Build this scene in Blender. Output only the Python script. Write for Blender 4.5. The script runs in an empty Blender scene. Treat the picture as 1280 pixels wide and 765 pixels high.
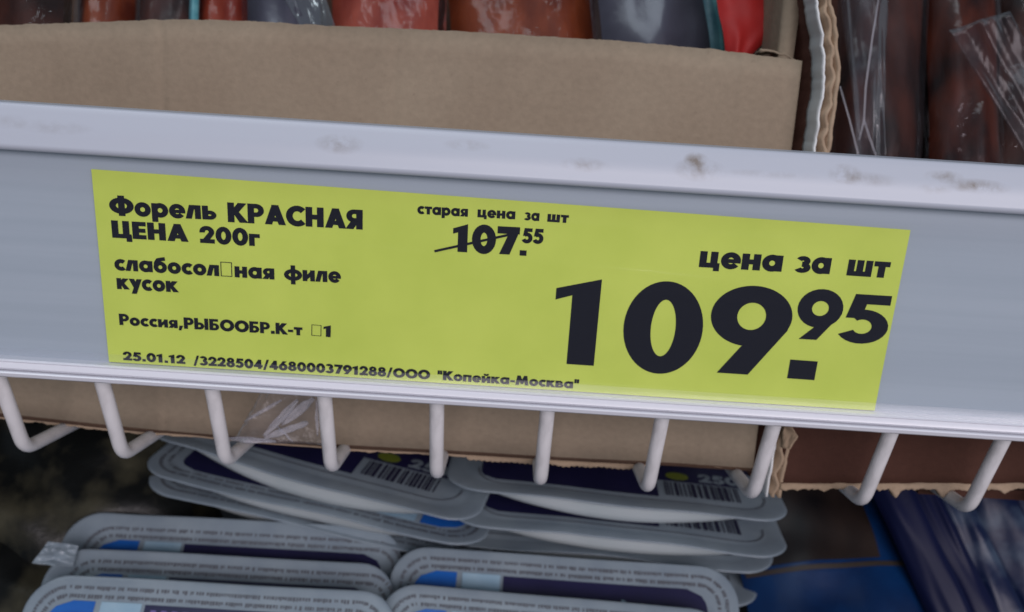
import bpy, math, random
from mathutils import Vector, Matrix, noise

S = bpy.context.scene
COL = S.collection
MM = 0.001

# ------------------------------------------------------------------ camera
PITCH, ROLL, FPX = math.radians(14), math.radians(3.65), 1150.0
CAM = Vector((0.0, -0.165, 0.30))
AX = Vector((0, math.cos(PITCH), -math.sin(PITCH)))      # along the view
UP = Vector((0, math.sin(PITCH), math.cos(PITCH)))
RX = Vector((1, 0, 0))
r2 = RX * math.cos(ROLL) + UP * math.sin(ROLL)
u2 = -RX * math.sin(ROLL) + UP * math.cos(ROLL)
cd = bpy.data.cameras.new('camera')
cam = bpy.data.objects.new('camera', cd)
COL.objects.link(cam)
M = Matrix((r2, u2, -AX)).transposed().to_4x4()
M.translation = CAM
cam.matrix_world = M
cd.sensor_width = 36
cd.lens = 36 * FPX / 1280
cd.clip_start = 0.005
cd.clip_end = 20
cd.dof.use_dof = True
cd.dof.focus_distance = 0.151
cd.dof.aperture_fstop = 25
S.camera = cam

# ------------------------------------------------------------------ light
w = bpy.data.worlds.new('World')
S.world = w
w.use_nodes = True
w.node_tree.nodes['Background'].inputs[0].default_value = (0.70, 0.84, 1.0, 1)
w.node_tree.nodes['Background'].inputs[1].default_value = 0.16


def area(name, loc, target, sx, sy, power, col):
    l = bpy.data.lights.new(name, 'AREA')
    l.shape = 'RECTANGLE'
    l.size, l.size_y, l.energy, l.color = sx, sy, power, col
    o = bpy.data.objects.new(name, l)
    COL.objects.link(o)
    o.location = loc
    o.rotation_euler = (Vector(target) - Vector(loc)).to_track_quat('-Z', 'Y').to_euler()
    return o


area('ceiling_tube_light', (-0.5, -0.75, 1.9), (0, 0.02, 0.25), 1.6, 0.5, 8.6, (0.80, 0.93, 1.0))
area('front_fill_light', (0.5, -1.6, 0.75), (0, 0.02, 0.25), 1.8, 0.7, 23.5, (1.0, 0.90, 0.95))  # added soft light from the front, brightens card and rail window
S.view_settings.view_transform = 'Standard'
S.view_settings.look = 'None'
S.view_settings.exposure = 0.06
S.view_settings.gamma = 1.0

# ------------------------------------------------------------------ helpers


def W(p):
    x, t, h = p
    return CAM + (RX * x + AX * t + UP * h) * MM


def slopes(px, py):
    xc, yc = (px - 640) / FPX, (382.5 - py) / FPX
    return (xc * math.cos(ROLL) - yc * math.sin(ROLL), xc * math.sin(ROLL) + yc * math.cos(ROLL))


def at(px, py, t):
    a, b = slopes(px, py)
    return (a * t, t, b * t)


def on(px, py, pl):
    """where the sight line meets a plane that runs along the shelf; pl = (t0, h0, dt, dh)"""
    a, b = slopes(px, py)
    t0, h0, dt, dh = pl
    # t = t0 + k dt ; h = h0 + k dh ; h = b t
    k = (b * t0 - h0) / (dh - b * dt)
    t = t0 + k * dt
    return (a * t, t, h0 + k * dh)


def lerp(pts, x):
    if x <= pts[0][0]:
        return pts[0][1]
    for (x0, y0), (x1, y1) in zip(pts, pts[1:]):
        if x <= x1:
            return y0 + (y1 - y0) * (x - x0) / (x1 - x0)
    return pts[-1][1]


def nz(*v):
    return noise.noise(Vector(v))


def tag(o, label=None, cat=None, group=None, kind=None):
    for k, v in (('label', label), ('category', cat), ('group', group), ('kind', kind)):
        if v:
            o[k] = v
    return o


def thing(name, loc, label, cat, group=None, rot=None):
    o = bpy.data.objects.new(name, None)
    o.empty_display_size = 0.01
    COL.objects.link(o)
    m = (rot.to_4x4() if rot else Matrix.Identity(4))
    m.translation = loc
    o.matrix_world = m
    tag(o, label, cat, group)
    return o


def root_matrix(o):
    m = Matrix.Identity(4)
    while o is not None:
        m = o.matrix_basis @ m
        o = o.parent
    return m


def mesh(name, verts, faces, mat, parent=None, smooth=True, local=False, mats=None, fmat=None):
    """verts in world metres, or in the parent's own millimetres when local"""
    me = bpy.data.meshes.new(name)
    if local:
        vs = [tuple(c * MM for c in v) for v in verts]
    else:
        vs = verts
        if parent is not None:
            inv = root_matrix(parent).inverted()
            vs = [inv @ Vector(v) for v in verts]
    me.from_pydata([tuple(v) for v in vs], [], faces)
    for m in (mats or [mat]):
        me.materials.append(m)
    if fmat:
        for p, i in zip(me.polygons, fmat):
            p.material_index = i
    me.polygons.foreach_set('use_smooth', [smooth] * len(me.polygons))
    me.update()
    o = bpy.data.objects.new(name, me)
    COL.objects.link(o)
    if parent is not None:
        o.parent = parent
    return o


class MB:
    """collects shapes in x / t / h millimetres for ONE part"""

    def __init__(s):
        s.v, s.f = [], []

    def add(s, v, f):
        n = len(s.v)
        s.v += [tuple(p) for p in v]
        s.f += [tuple(i + n for i in q) for q in f]

    def grid(s, fn, nu, nv, flip=False):
        v = [fn(i / nu, j / nv) for j in range(nv + 1) for i in range(nu + 1)]
        f = []
        for j in range(nv):
            for i in range(nu):
                a = j * (nu + 1) + i
                q = (a, a + 1, a + nu + 2, a + nu + 1)
                f.append(q[::-1] if flip else q)
        s.add(v, f)

    def slab(s, fn, nu, nv, off):
        """a sheet with thickness: fn(u,v) front face, off(u,v) displacement to the back"""
        n = (nu + 1) * (nv + 1)
        v = [fn(i / nu, j / nv) for j in range(nv + 1) for i in range(nu + 1)]
        b = []
        for j in range(nv + 1):
            for i in range(nu + 1):
                p, d = v[j * (nu + 1) + i], off(i / nu, j / nv)
                b.append((p[0] + d[0], p[1] + d[1], p[2] + d[2]))
        f = []
        for j in range(nv):
            for i in range(nu):
                a = j * (nu + 1) + i
                f.append((a, a + 1, a + nu + 2, a + nu + 1))
                f.append((n + a + nu + 1, n + a + nu + 2, n + a + 1, n + a))
        for i in range(nu):
            f.append((i + 1, i, n + i, n + i + 1))
            a = nv * (nu + 1) + i
            f.append((a, a + 1, n + a + 1, n + a))
        for j in range(nv):
            a = j * (nu + 1)
            f.append((a, a + nu + 1, n + a + nu + 1, n + a))
            a += nu
            f.append((a + nu + 1, a, n + a, n + a + nu + 1))
        s.add(v + b, f)

    def build(s, name, mat, parent=None, smooth=True, local=False):
        return mesh(name, s.v if local else [W(p) for p in s.v], s.f, mat, parent, smooth, local)


def tube(path, rad, n=12, caps=True):
    """round bar along path (vectors, any unit)"""
    path = [Vector(p) for p in path]
    v, f = [], []
    prev = None
    for i, p in enumerate(path):
        d = (path[min(i + 1, len(path) - 1)] - path[max(i - 1, 0)]).normalized()
        if prev is None:
            a = d.orthogonal().normalized()
        else:
            a = (prev - d * prev.dot(d)).normalized()
        prev = a
        b = d.cross(a)
        for k in range(n):
            th = 2 * math.pi * k / n
            v.append(p + (a * math.cos(th) + b * math.sin(th)) * rad)
    for i in range(len(path) - 1):
        for k in range(n):
            f.append((i * n + k, i * n + (k + 1) % n, (i + 1) * n + (k + 1) % n, (i + 1) * n + k))
    if caps:
        f.append(tuple(range(n))[::-1])
        f.append(tuple(range((len(path) - 1) * n, len(path) * n)))
    return v, f


# ------------------------------------------------------------------ materials
def new_mat(name):
    m = bpy.data.materials.new(name)
    m.use_nodes = True
    nt = m.node_tree
    return m, nt, nt.nodes['Principled BSDF'], nt.links


def N(nt, typ, **kw):
    n = nt.nodes.new(typ)
    for k, v in kw.items():
        if hasattr(n, k):
            setattr(n, k, v)
        else:
            n.inputs[k.replace('_', ' ')].default_value = v
    return n


def coords(nt, scale=(1, 1, 1)):
    tc = nt.nodes.new('ShaderNodeTexCoord')
    mp = nt.nodes.new('ShaderNodeMapping')
    mp.inputs['Scale'].default_value = scale
    nt.links.new(tc.outputs['Object'], mp.inputs['Vector'])
    return mp.outputs['Vector']


def mat(name, c1, c2=None, rough=0.5, scale=200, stretch=(1, 1, 1), bump=0.0, bscale=None, spec=0.5,
        lo=0.35, hi=0.65, coat=0.0, detail=4):
    m, nt, p, L = new_mat(name)
    p.inputs['Roughness'].default_value = rough
    p.inputs['Specular IOR Level'].default_value = spec
    p.inputs['Coat Weight'].default_value = coat
    p.inputs['Coat Roughness'].default_value = 0.15
    vec = coords(nt, stretch)
    if c2 is None:
        p.inputs['Base Color'].default_value = (*c1, 1)
    else:
        n = N(nt, 'ShaderNodeTexNoise', Scale=scale, Detail=detail)
        L.new(vec, n.inputs['Vector'])
        r = nt.nodes.new('ShaderNodeValToRGB')
        r.color_ramp.elements[0].position, r.color_ramp.elements[1].position = lo, hi
        r.color_ramp.elements[0].color, r.color_ramp.elements[1].color = (*c1, 1), (*c2, 1)
        L.new(n.outputs['Fac'], r.inputs['Fac'])
        L.new(r.outputs['Color'], p.inputs['Base Color'])
    if bump:
        n2 = N(nt, 'ShaderNodeTexNoise', Scale=bscale or scale, Detail=4)
        L.new(vec, n2.inputs['Vector'])
        b = N(nt, 'ShaderNodeBump', Strength=bump, Distance=0.0006)
        L.new(n2.outputs['Fac'], b.inputs['Height'])
        L.new(b.outputs['Normal'], p.inputs['Normal'])
    return m


def film_mat(name, tint=(0.9, 0.93, 0.97), gloss=0.12, rough=0.2, milk=0.05, bump=0.5, bscale=120, stretch=(1, 1, 1), fr=0.9):
    """clear plastic sheet: see-through, with a sheen and a little milkiness"""
    m, nt, p, L = new_mat(name)
    nt.nodes.remove(p)
    out = nt.nodes['Material Output']
    tr = N(nt, 'ShaderNodeBsdfTransparent')
    tr.inputs[0].default_value = (*tint, 1)
    gl = N(nt, 'ShaderNodeBsdfGlossy')
    gl.inputs['Roughness'].default_value = rough
    df = N(nt, 'ShaderNodeBsdfDiffuse')
    df.inputs[0].default_value = (0.75, 0.76, 0.85, 1)
    lw = N(nt, 'ShaderNodeFresnel', IOR=1.45)
    ad = N(nt, 'ShaderNodeMath', operation='MULTIPLY_ADD')
    ad.inputs[1].default_value, ad.inputs[2].default_value = fr, gloss
    ad.use_clamp = True
    L.new(lw.outputs[0], ad.inputs[0])
    m1, m2 = N(nt, 'ShaderNodeMixShader'), N(nt, 'ShaderNodeMixShader')
    m1.inputs[0].default_value = milk
    L.new(tr.outputs[0], m1.inputs[1])
    L.new(df.outputs[0], m1.inputs[2])
    L.new(ad.outputs[0], m2.inputs[0])
    L.new(m1.outputs[0], m2.inputs[1])
    L.new(gl.outputs[0], m2.inputs[2])
    L.new(m2.outputs[0], out.inputs['Surface'])
    if bump:
        vec = coords(nt, stretch)
        n2 = N(nt, 'ShaderNodeTexNoise', Scale=bscale, Detail=3)
        L.new(vec, n2.inputs['Vector'])
        b = N(nt, 'ShaderNodeBump', Strength=bump, Distance=0.0008)
        L.new(n2.outputs['Fac'], b.inputs['Height'])
        L.new(b.outputs['Normal'], gl.inputs['Normal'])
    return m


def cardboard(name, c1, c2, fleck, ribs=0.15):
    m, nt, p, L = new_mat(name)
    p.inputs['Roughness'].default_value = 0.85
    p.inputs['Specular IOR Level'].default_value = 0.2
    vec = coords(nt)
    big = N(nt, 'ShaderNodeTexNoise', Scale=28, Detail=5)
    fine = N(nt, 'ShaderNodeTexNoise', Scale=900, Detail=3)
    fib = N(nt, 'ShaderNodeTexNoise', Scale=1.0, Detail=3)
    fv = coords(nt, (700, 700, 800))
    L.new(vec, big.inputs['Vector'])
    L.new(vec, fine.inputs['Vector'])
    L.new(fv, fib.inputs['Vector'])
    r = nt.nodes.new('ShaderNodeValToRGB')
    r.color_ramp.elements[0].position, r.color_ramp.elements[1].position = 0.3, 0.7
    r.color_ramp.elements[0].color, r.color_ramp.elements[1].color = (*c1, 1), (*c2, 1)
    L.new(big.outputs['Fac'], r.inputs['Fac'])
    r2_ = nt.nodes.new('ShaderNodeValToRGB')
    r2_.color_ramp.elements[0].position, r2_.color_ramp.elements[1].position = 0.66, 0.95
    r2_.color_ramp.elements[0].color, r2_.color_ramp.elements[1].color = (0, 0, 0, 1), (1, 1, 1, 1)
    L.new(fine.outputs['Fac'], r2_.inputs['Fac'])
    mx = N(nt, 'ShaderNodeMix', data_type='RGBA')
    L.new(r2_.outputs['Color'], mx.inputs['Factor'])
    L.new(r.outputs['Color'], mx.inputs['A'])
    mx.inputs['B'].default_value = (*fleck, 1)
    mx2 = N(nt, 'ShaderNodeMix', data_type='RGBA', blend_type='MULTIPLY')
    mx2.inputs['Factor'].default_value = 0.24
    L.new(mx.outputs['Result'], mx2.inputs['A'])
    L.new(fib.outputs['Fac'], mx2.inputs['B'])
    L.new(mx2.outputs['Result'], p.inputs['Base Color'])
    wv = N(nt, 'ShaderNodeTexWave', Scale=38.0, Distortion=0.6)
    L.new(vec, wv.inputs['Vector'])
    sm = N(nt, 'ShaderNodeMath', operation='MULTIPLY_ADD')
    sm.inputs[1].default_value = ribs
    L.new(wv.outputs['Fac'], sm.inputs[0])
    L.new(fine.outputs['Fac'], sm.inputs[2])
    b = N(nt, 'ShaderNodeBump', Strength=0.25, Distance=0.0004)
    L.new(sm.outputs[0], b.inputs['Height'])
    L.new(b.outputs['Normal'], p.inputs['Normal'])
    return m


def dirty_plastic(name, col, spots, rough=0.35):
    """white plastic with brown smears; spots = (x, z, rx, rz, strength) in the object's metres"""
    m, nt, p, L = new_mat(name)
    p.inputs['Roughness'].default_value = rough
    tc = nt.nodes.new('ShaderNodeTexCoord')
    sep = nt.nodes.new('ShaderNodeSeparateXYZ')
    L.new(tc.outputs['Object'], sep.inputs[0])
    nn = N(nt, 'ShaderNodeTexNoise', Scale=330, Detail=5, Roughness=0.6)
    L.new(tc.outputs['Object'], nn.inputs['Vector'])
    total = None
    for (x, z, rx, rz, st) in spots:
        a = N(nt, 'ShaderNodeMath', operation='MULTIPLY_ADD')
        a.inputs[1].default_value, a.inputs[2].default_value = 1 / rx, -x / rx
        L.new(sep.outputs['X'], a.inputs[0])
        b = N(nt, 'ShaderNodeMath', operation='MULTIPLY_ADD')
        b.inputs[1].default_value, b.inputs[2].default_value = 1 / rz, -z / rz
        L.new(sep.outputs['Z'], b.inputs[0])
        # each smear is tilted a little
        cb = N(nt, 'ShaderNodeCombineXYZ')
        L.new(a.outputs[0], cb.inputs[0])
        L.new(b.outputs[0], cb.inputs[1])
        ln = N(nt, 'ShaderNodeVectorMath', operation='LENGTH')
        L.new(cb.outputs[0], ln.inputs[0])
        iv = N(nt, 'ShaderNodeMath', operation='SUBTRACT', use_clamp=True)
        iv.inputs[0].default_value = 1.0
        L.new(ln.outputs['Value'], iv.inputs[1])
        k = N(nt, 'ShaderNodeMath', operation='MULTIPLY')
        k.inputs[1].default_value = st * 1.15
        L.new(iv.outputs[0], k.inputs[0])
        if total is None:
            total = k
        else:
            s_ = N(nt, 'ShaderNodeMath', operation='ADD')
            L.new(total.outputs[0], s_.inputs[0])
            L.new(k.outputs[0], s_.inputs[1])
            total = s_
    r = nt.nodes.new('ShaderNodeValToRGB')
    r.color_ramp.elements[0].position, r.color_ramp.elements[1].position = 0.36, 0.66
    L.new(nn.outputs['Fac'], r.inputs['Fac'])
    mm = N(nt, 'ShaderNodeMath', operation='MULTIPLY', use_clamp=True)
    L.new(r.outputs['Color'], mm.inputs[0])
    L.new(total.outputs[0], mm.inputs[1])
    mx = N(nt, 'ShaderNodeMix', data_type='RGBA')
    mx.inputs['A'].default_value = (*col, 1)
    mx.inputs['B'].default_value = (0.21, 0.185, 0.165, 1)
    L.new(mm.outputs[0], mx.inputs['Factor'])
    L.new(mx.outputs['Result'], p.inputs['Base Color'])
    return m


MAT = {}
MAT['card'] = mat('card_yellow', (0.54, 0.65, 0.085), (0.60, 0.705, 0.105), rough=0.7, scale=60)
MAT['ink'] = mat('black_ink', (0.004, 0.005, 0.012), rough=0.8, spec=0.1)
MAT['back'] = mat('rail_backing', (0.365, 0.42, 0.48), (0.40, 0.455, 0.515), rough=0.32, scale=1.0, stretch=(7, 420, 420))
MAT['lip2'] = mat('rail_lip', (0.68, 0.69, 0.75), rough=0.22)
MAT['wire'] = mat('wire_enamel', (0.53, 0.525, 0.53), (0.68, 0.675, 0.685), rough=0.33, scale=330, stretch=(1, 0.5, 0.5), bump=0.45, bscale=300, lo=0.25, hi=0.5)
MAT['cover'] = film_mat('clear_cover', (0.97, 0.98, 0.985), 0.0, 0.14, 0.014, bump=0.3, bscale=1.0, stretch=(5, 160, 160), fr=0.7)
MAT['hem'] = film_mat('cover_hem', (0.98, 0.98, 0.985), 0.0, 0.3, 0.035, bump=0.2, bscale=1.0, stretch=(20, 300, 300), fr=0.8)
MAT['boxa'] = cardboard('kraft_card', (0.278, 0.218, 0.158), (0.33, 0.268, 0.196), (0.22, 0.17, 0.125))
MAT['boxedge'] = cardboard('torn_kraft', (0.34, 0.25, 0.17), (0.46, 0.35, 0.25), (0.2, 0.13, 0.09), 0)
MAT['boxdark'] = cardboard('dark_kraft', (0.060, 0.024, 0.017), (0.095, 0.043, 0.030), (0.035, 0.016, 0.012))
MAT['boxin'] = cardboard('shaded_kraft', (0.06, 0.035, 0.025), (0.1, 0.06, 0.04), (0.03, 0.02, 0.015))  # kraft darkened to stand for shade in the box interior and flute gap
MAT['white'] = mat('white_liner', (0.62, 0.65, 0.66), (0.7, 0.72, 0.72), rough=0.5, scale=60)
MAT['tub'] = mat('tray_white', (0.50, 0.57, 0.59), (0.56, 0.62, 0.64), rough=0.3, scale=40)
MAT['rim'] = mat('tray_rim', (0.20, 0.255, 0.305), (0.25, 0.31, 0.355), rough=0.28, scale=90, bump=0.15, bscale=150)
MAT['navy'] = mat('print_navy', (0.010, 0.010, 0.045), (0.016, 0.015, 0.065), rough=0.35, scale=50)
MAT['blue'] = mat('print_blue', (0.010, 0.10, 0.42), (0.014, 0.13, 0.48), rough=0.3, scale=120)
MAT['pale'] = mat('print_pale_blue', (0.25, 0.40, 0.52), (0.33, 0.48, 0.58), rough=0.3, scale=120)
MAT['grey'] = mat('print_grey', (0.10, 0.11, 0.13), rough=0.5)
MAT['bar'] = mat('print_bars', (0.02, 0.02, 0.05), rough=0.5)
MAT['lime'] = mat('print_lime', (0.16, 0.20, 0.025), rough=0.4)
MAT['violet'] = mat('print_violet', (0.16, 0.12, 0.34), rough=0.4)
MAT['film'] = film_mat('pack_film', (0.92, 0.90, 0.91), 0.0, 0.10, 0.001, 1.0, 1.0, stretch=(260, 260, 70), fr=0.7)
MAT['haze_film'] = film_mat('hazy_film', (0.88, 0.87, 0.90), 0.0, 0.2, 0.008, 1.0, 1.0, stretch=(160, 160, 50), fr=0.4)
MAT['shred'] = film_mat('shred_film', (0.95, 0.95, 0.96), 0.0, 0.35, 0.20, 0.8, 300, fr=0.5)
MAT['veil'] = film_mat('veil_film', (0.96, 0.96, 0.97), 0.0, 0.3, 0.02, 1.0, 420, fr=0.5)
MAT['teal'] = mat('seam_teal', (0.06, 0.21, 0.25), (0.14, 0.34, 0.37), rough=0.3, scale=300)
MAT['slate'] = mat('pack_slate', (0.03, 0.03, 0.045), (0.07, 0.075, 0.10), rough=0.3, scale=60, coat=0.4)
MAT['black'] = mat('dark_steel', (0.012, 0.012, 0.015), rough=0.6)
MAT['shelf'] = mat('shelf_steel', (0.05, 0.052, 0.06), rough=0.5)
MAT['olive'] = mat('olive_pack', (0.005, 0.006, 0.006), (0.065, 0.062, 0.040), rough=0.3, scale=70, bump=0.7, bscale=110, lo=0.45, hi=0.75, spec=0.3)
MAT['pouchblue'] = mat('pouch_blue', (0.001, 0.014, 0.062), (0.002, 0.027, 0.105), rough=0.35, scale=60, bump=0.3, bscale=60)
MAT['photo'] = mat('pouch_picture', (0.004, 0.003, 0.004), (0.022, 0.014, 0.011), rough=0.4, scale=50, stretch=(1, 0.5, 0.5))
MAT['gold'] = mat('pouch_gold', (0.035, 0.028, 0.024), rough=0.4)
MAT['silver'] = mat('pack_silver', (0.005, 0.012, 0.05), (0.085, 0.13, 0.19), rough=0.4, lo=0.48, hi=0.74, spec=0.4, scale=75, bump=0.4, bscale=80)
MAT['deepnavy'] = mat('pack_navy', (0.005, 0.008, 0.04), rough=0.45, spec=0.2)


def fishmat(name, c1, c2):
    return mat(name, c1, c2, rough=0.42, scale=1.0, stretch=(110, 110, 45), bump=0.5, bscale=1.0, coat=0.05, spec=0.25, lo=0.36, hi=0.66, detail=6)


FISH = [fishmat('trout_red', (0.13, 0.012, 0.008), (0.30, 0.060, 0.030)),
        fishmat('trout_rust', (0.08, 0.013, 0.005), (0.23, 0.055, 0.018)),
        fishmat('trout_pink', (0.16, 0.018, 0.012), (0.33, 0.080, 0.050)),
        fishmat('trout_dark', (0.010, 0.004, 0.003), (0.065, 0.018, 0.010)),  # dark flesh; last two colours lowered further for shade inside the right-hand box
        fishmat('trout_maroon', (0.012, 0.003, 0.003), (0.095, 0.020, 0.008))]
MAT['scarlet'] = mat('pack_scarlet', (0.26, 0.010, 0.010), (0.40, 0.022, 0.020), rough=0.5, scale=70, bump=0.4, bscale=90, spec=0.3)

# ------------------------------------------------------------------ the setting
m = MB()
m.grid(lambda a, b: (-420 + 840 * a, 150 + 420 * b, -118 - 0.249 * (150 + 420 * b) * 0 + (420 * b) * 0.249), 4, 4)
tag(m.build('lower_shelf_floor', MAT['shelf'], smooth=False), kind='structure')
m = MB()
m.slab(lambda a, b: (-420 + 840 * a, 520 + 60 * b, -200 + 560 * b), 2, 2, lambda a, b: (0, 10, 0))
tag(m.build('cooler_back_wall', MAT['black'], smooth=False), kind='structure')

# ------------------------------------------------------------------ the price rail
TI = math.radians(18)
SP = (165.0, 0.0, -math.sin(TI), math.cos(TI))        # rail face: point and upward direction in t, h
RAIL = thing('price_rail', W((0, 165, 0)), 'long white plastic price rail with clear cover along the shelf front', 'price rail',
             rot=Matrix((RX, -(-AX * math.cos(TI) - UP * math.sin(TI)), (UP * math.cos(TI) - AX * math.sin(TI)))).transposed())
# the rail's own axes, in mm: x along, y into the shelf (n = -y), z up the face


def rail_extrude(name, prof, mt, closed=True, x0=-190, x1=190, nx=1, wob=0.0):
    v, f = [], []
    k = len(prof)
    for i in range(nx + 1):
        x = x0 + (x1 - x0) * i / nx
        for (z, n) in prof:
            d = wob * nz(x * 0.02, z * 0.05, 3.1)
            v.append((x, -(n + d), z))
    for i in range(nx):
        for j in range(k if closed else k - 1):
            a, b = i * k + j, i * k + (j + 1) % k
            f.append((a, b, b + k, a + k))
    if closed:
        f.append(tuple(range(k))[::-1])
        f.append(tuple(range(nx * k, (nx + 1) * k)))
    return mesh(name, v, f, mt, RAIL, True, True)


def smooth_by_angle(o, deg=35):
    me = o.data
    me.polygons.foreach_set('use_smooth', [True] * len(me.polygons))
    import bmesh
    bm = bmesh.new()
    bm.from_mesh(me)
    for e in bm.edges:
        if len(e.link_faces) == 2 and e.calc_face_angle(0) > math.radians(deg):
            e.smooth = False
    bm.to_mesh(me)
    bm.free()


def arc(cz, cn, r, a0, a1, k=6):
    return [(cz + r * math.sin(math.radians(a0 + (a1 - a0) * i / k)), cn + r * math.cos(math.radians(a0 + (a1 - a0) * i / k))) for i in range(k + 1)]


def rail_xz(px, py):
    p = on(px, py, SP)
    return p[0], p[2] / math.cos(TI)


spots = []
for (px, py, rx, rz, st) in [(75, 157, 50, 9, 0.35), (20, 150, 30, 9, 0.25), (428, 178, 32, 12, 0.75), (585, 180, 30, 7, 0.5), (730, 203, 32, 9, 0.6),
                             (868, 198, 16, 9, 1.3), (872, 210, 34, 14, 0.8), (1052, 215, 22, 12, 0.9), (1075, 221, 45, 9, 0.5), (1175, 219, 25, 8, 0.9),
                             (1215, 230, 42, 9, 1.0), (1160, 233, 22, 7, 0.5), (960, 215, 60, 5, 0.35)]:
    x, z = rail_xz(px, py)
    spots.append((x * MM, z * MM, rx * 0.143 * MM, rz * 0.143 * MM, st))
MAT['lip'] = dirty_plastic('rail_lip_smeared', (0.45, 0.485, 0.555), spots)

o = rail_extrude('back_panel', [(27, -3.6), (27, 0), (-18.2, 0), (-18.2, -3.6)], MAT['back'])
smooth_by_angle(o)
up = [(22.9, 0.02), (22.7, 2.0)] + arc(23.8, 2.4, 1.0, -115, 40, 7) + [(25.6, 3.0), (27.6, 2.0), (29.4, 1.0)] + arc(29.6, -0.1, 0.9, 40, 100, 4) + [(30.2, -4.6), (27.02, -4.6), (27.02, 0.02)]
o = rail_extrude('upper_lip', up, MAT['lip'], nx=40, wob=0.12)
smooth_by_angle(o)
lo = [(-18.22, -3.8), (-18.22, 0.02), (-15.75, 0.02), (-15.7, 1.9), (-15.95, 2.35), (-16.2, 2.2), (-16.5, 2.45), (-17.1, 2.75), (-17.5, 2.5), (-17.6, 1.2), (-17.72, 1.2), (-17.8, 2.9),
      (-18.0, 3.15), (-18.7, 2.9), (-19.1, 2.3), (-19.2, 0.5), (-19.2, -3.8)]
o = rail_extrude('lower_lip', lo, MAT['lip2'], nx=40, wob=0.06)
smooth_by_angle(o, 30)
m = MB()


def cover(u, v):
    x, z = -190 + 380 * u, 22.9 - 38.5 * v
    n = 1.05 + 0.35 * math.sin(math.pi * v) + 1.35 * max(0, (-9 - z) / 6.6) ** 2 + 0.15 * nz(x * 0.02, z * 0.05, 3.1)
    # faint pressed ripples along the sheet
    for (z0, sl, am, wd) in ((8.6, -0.045, 0.15, 0.5), (5.0, -0.02, 0.10, 0.9), (15.5, 0.01, 0.08, 0.6), (-4.0, 0.012, 0.08, 0.8)):
        zc = z0 + sl * x + 1.1 * nz(x * 0.03, z0, 5)
        n += am * (0.6 + nz(x * 0.04, z0, 8)) * math.exp(-((z - zc) / wd) ** 2)
    return (x, -n, z)


m.grid(cover, 110, 110)
o = m.build('clear_cover', MAT['cover'], RAIL, local=True)
m = MB()


def hem(u, v):
    p = cover(u, 0.945 + 0.05 * v)
    return (p[0], p[1] - 0.16, p[2])


m.grid(hem, 110, 8)
m.build('cover_hem', MAT['hem'], RAIL, local=True)
# the card's bulge slightly lifts the cover
# ------------------------------------------------------------------ the price card
card_px = [(115, 211), (1137, 287), (1092, 513), (139, 462)]
cTL, cTR = rail_xz(115.5, 211), rail_xz(1137, 287)
cBL, cBR = list(rail_xz(138.5, 463)), list(rail_xz(1092, 513))
cBL[1] = cBR[1] = -15.6
CARD = thing('price_card', W(on(620, 370, SP)), 'yellow price card with black print inside the white rail', 'price tag',
             rot=RAIL.matrix_basis.to_3x3())
CO = Vector(((CARD.matrix_basis.translation - RAIL.matrix_basis.translation) / MM))
CO = RAIL.matrix_basis.to_3x3().inverted() @ CO


def card_pt(x, z, n):
    """rail coordinates to the card's own, with the sheet's faint waviness"""
    d = 0.16 * nz(x * 0.03, z * 0.03, 7.7)
    return (x - CO.x, -(n + d) - CO.y, z - CO.z)


def bil(a, b):
    x = (cBL[0] * (1 - a) + cBR[0] * a) * (1 - b) + (cTL[0] * (1 - a) + cTR[0] * a) * b
    z = (cBL[1] * (1 - a) + cBR[1] * a) * (1 - b) + (cTL[1] * (1 - a) + cTR[1] * a) * b
    return x, z


m = MB()
nu, nv = 60, 16
m.grid(lambda a, b: card_pt(*bil(a, b), 0.45), nu, nv)
m.grid(lambda a, b: card_pt(*bil(a, b), 0.25), nu, nv, True)
m.build('paper', MAT['card'], CARD, local=True)

# ---- lettering: a heavy geometric alphabet drawn as flat shapes


def R(x0, y0, x1, y1):
    return [[(x0, y0), (x1, y0), (x1, y1), (x0, y1)]]


def P(*pts):
    return [list(pts)]


def O(cx, cy, rx, ry, ix, iy, a0=0, a1=360, n=28):
    out = []
    k = max(4, int(n * abs(a1 - a0) / 360))
    for i in range(k):
        t0, t1 = math.radians(a0 + (a1 - a0) * i / k), math.radians(a0 + (a1 - a0) * (i + 1) / k)
        out.append([(cx + ix * math.cos(t0), cy + iy * math.sin(t0)), (cx + rx * math.cos(t0), cy + ry * math.sin(t0)),
                    (cx + rx * math.cos(t1), cy + ry * math.sin(t1)), (cx + ix * math.cos(t1), cy + iy * math.sin(t1))])
    return out


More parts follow.
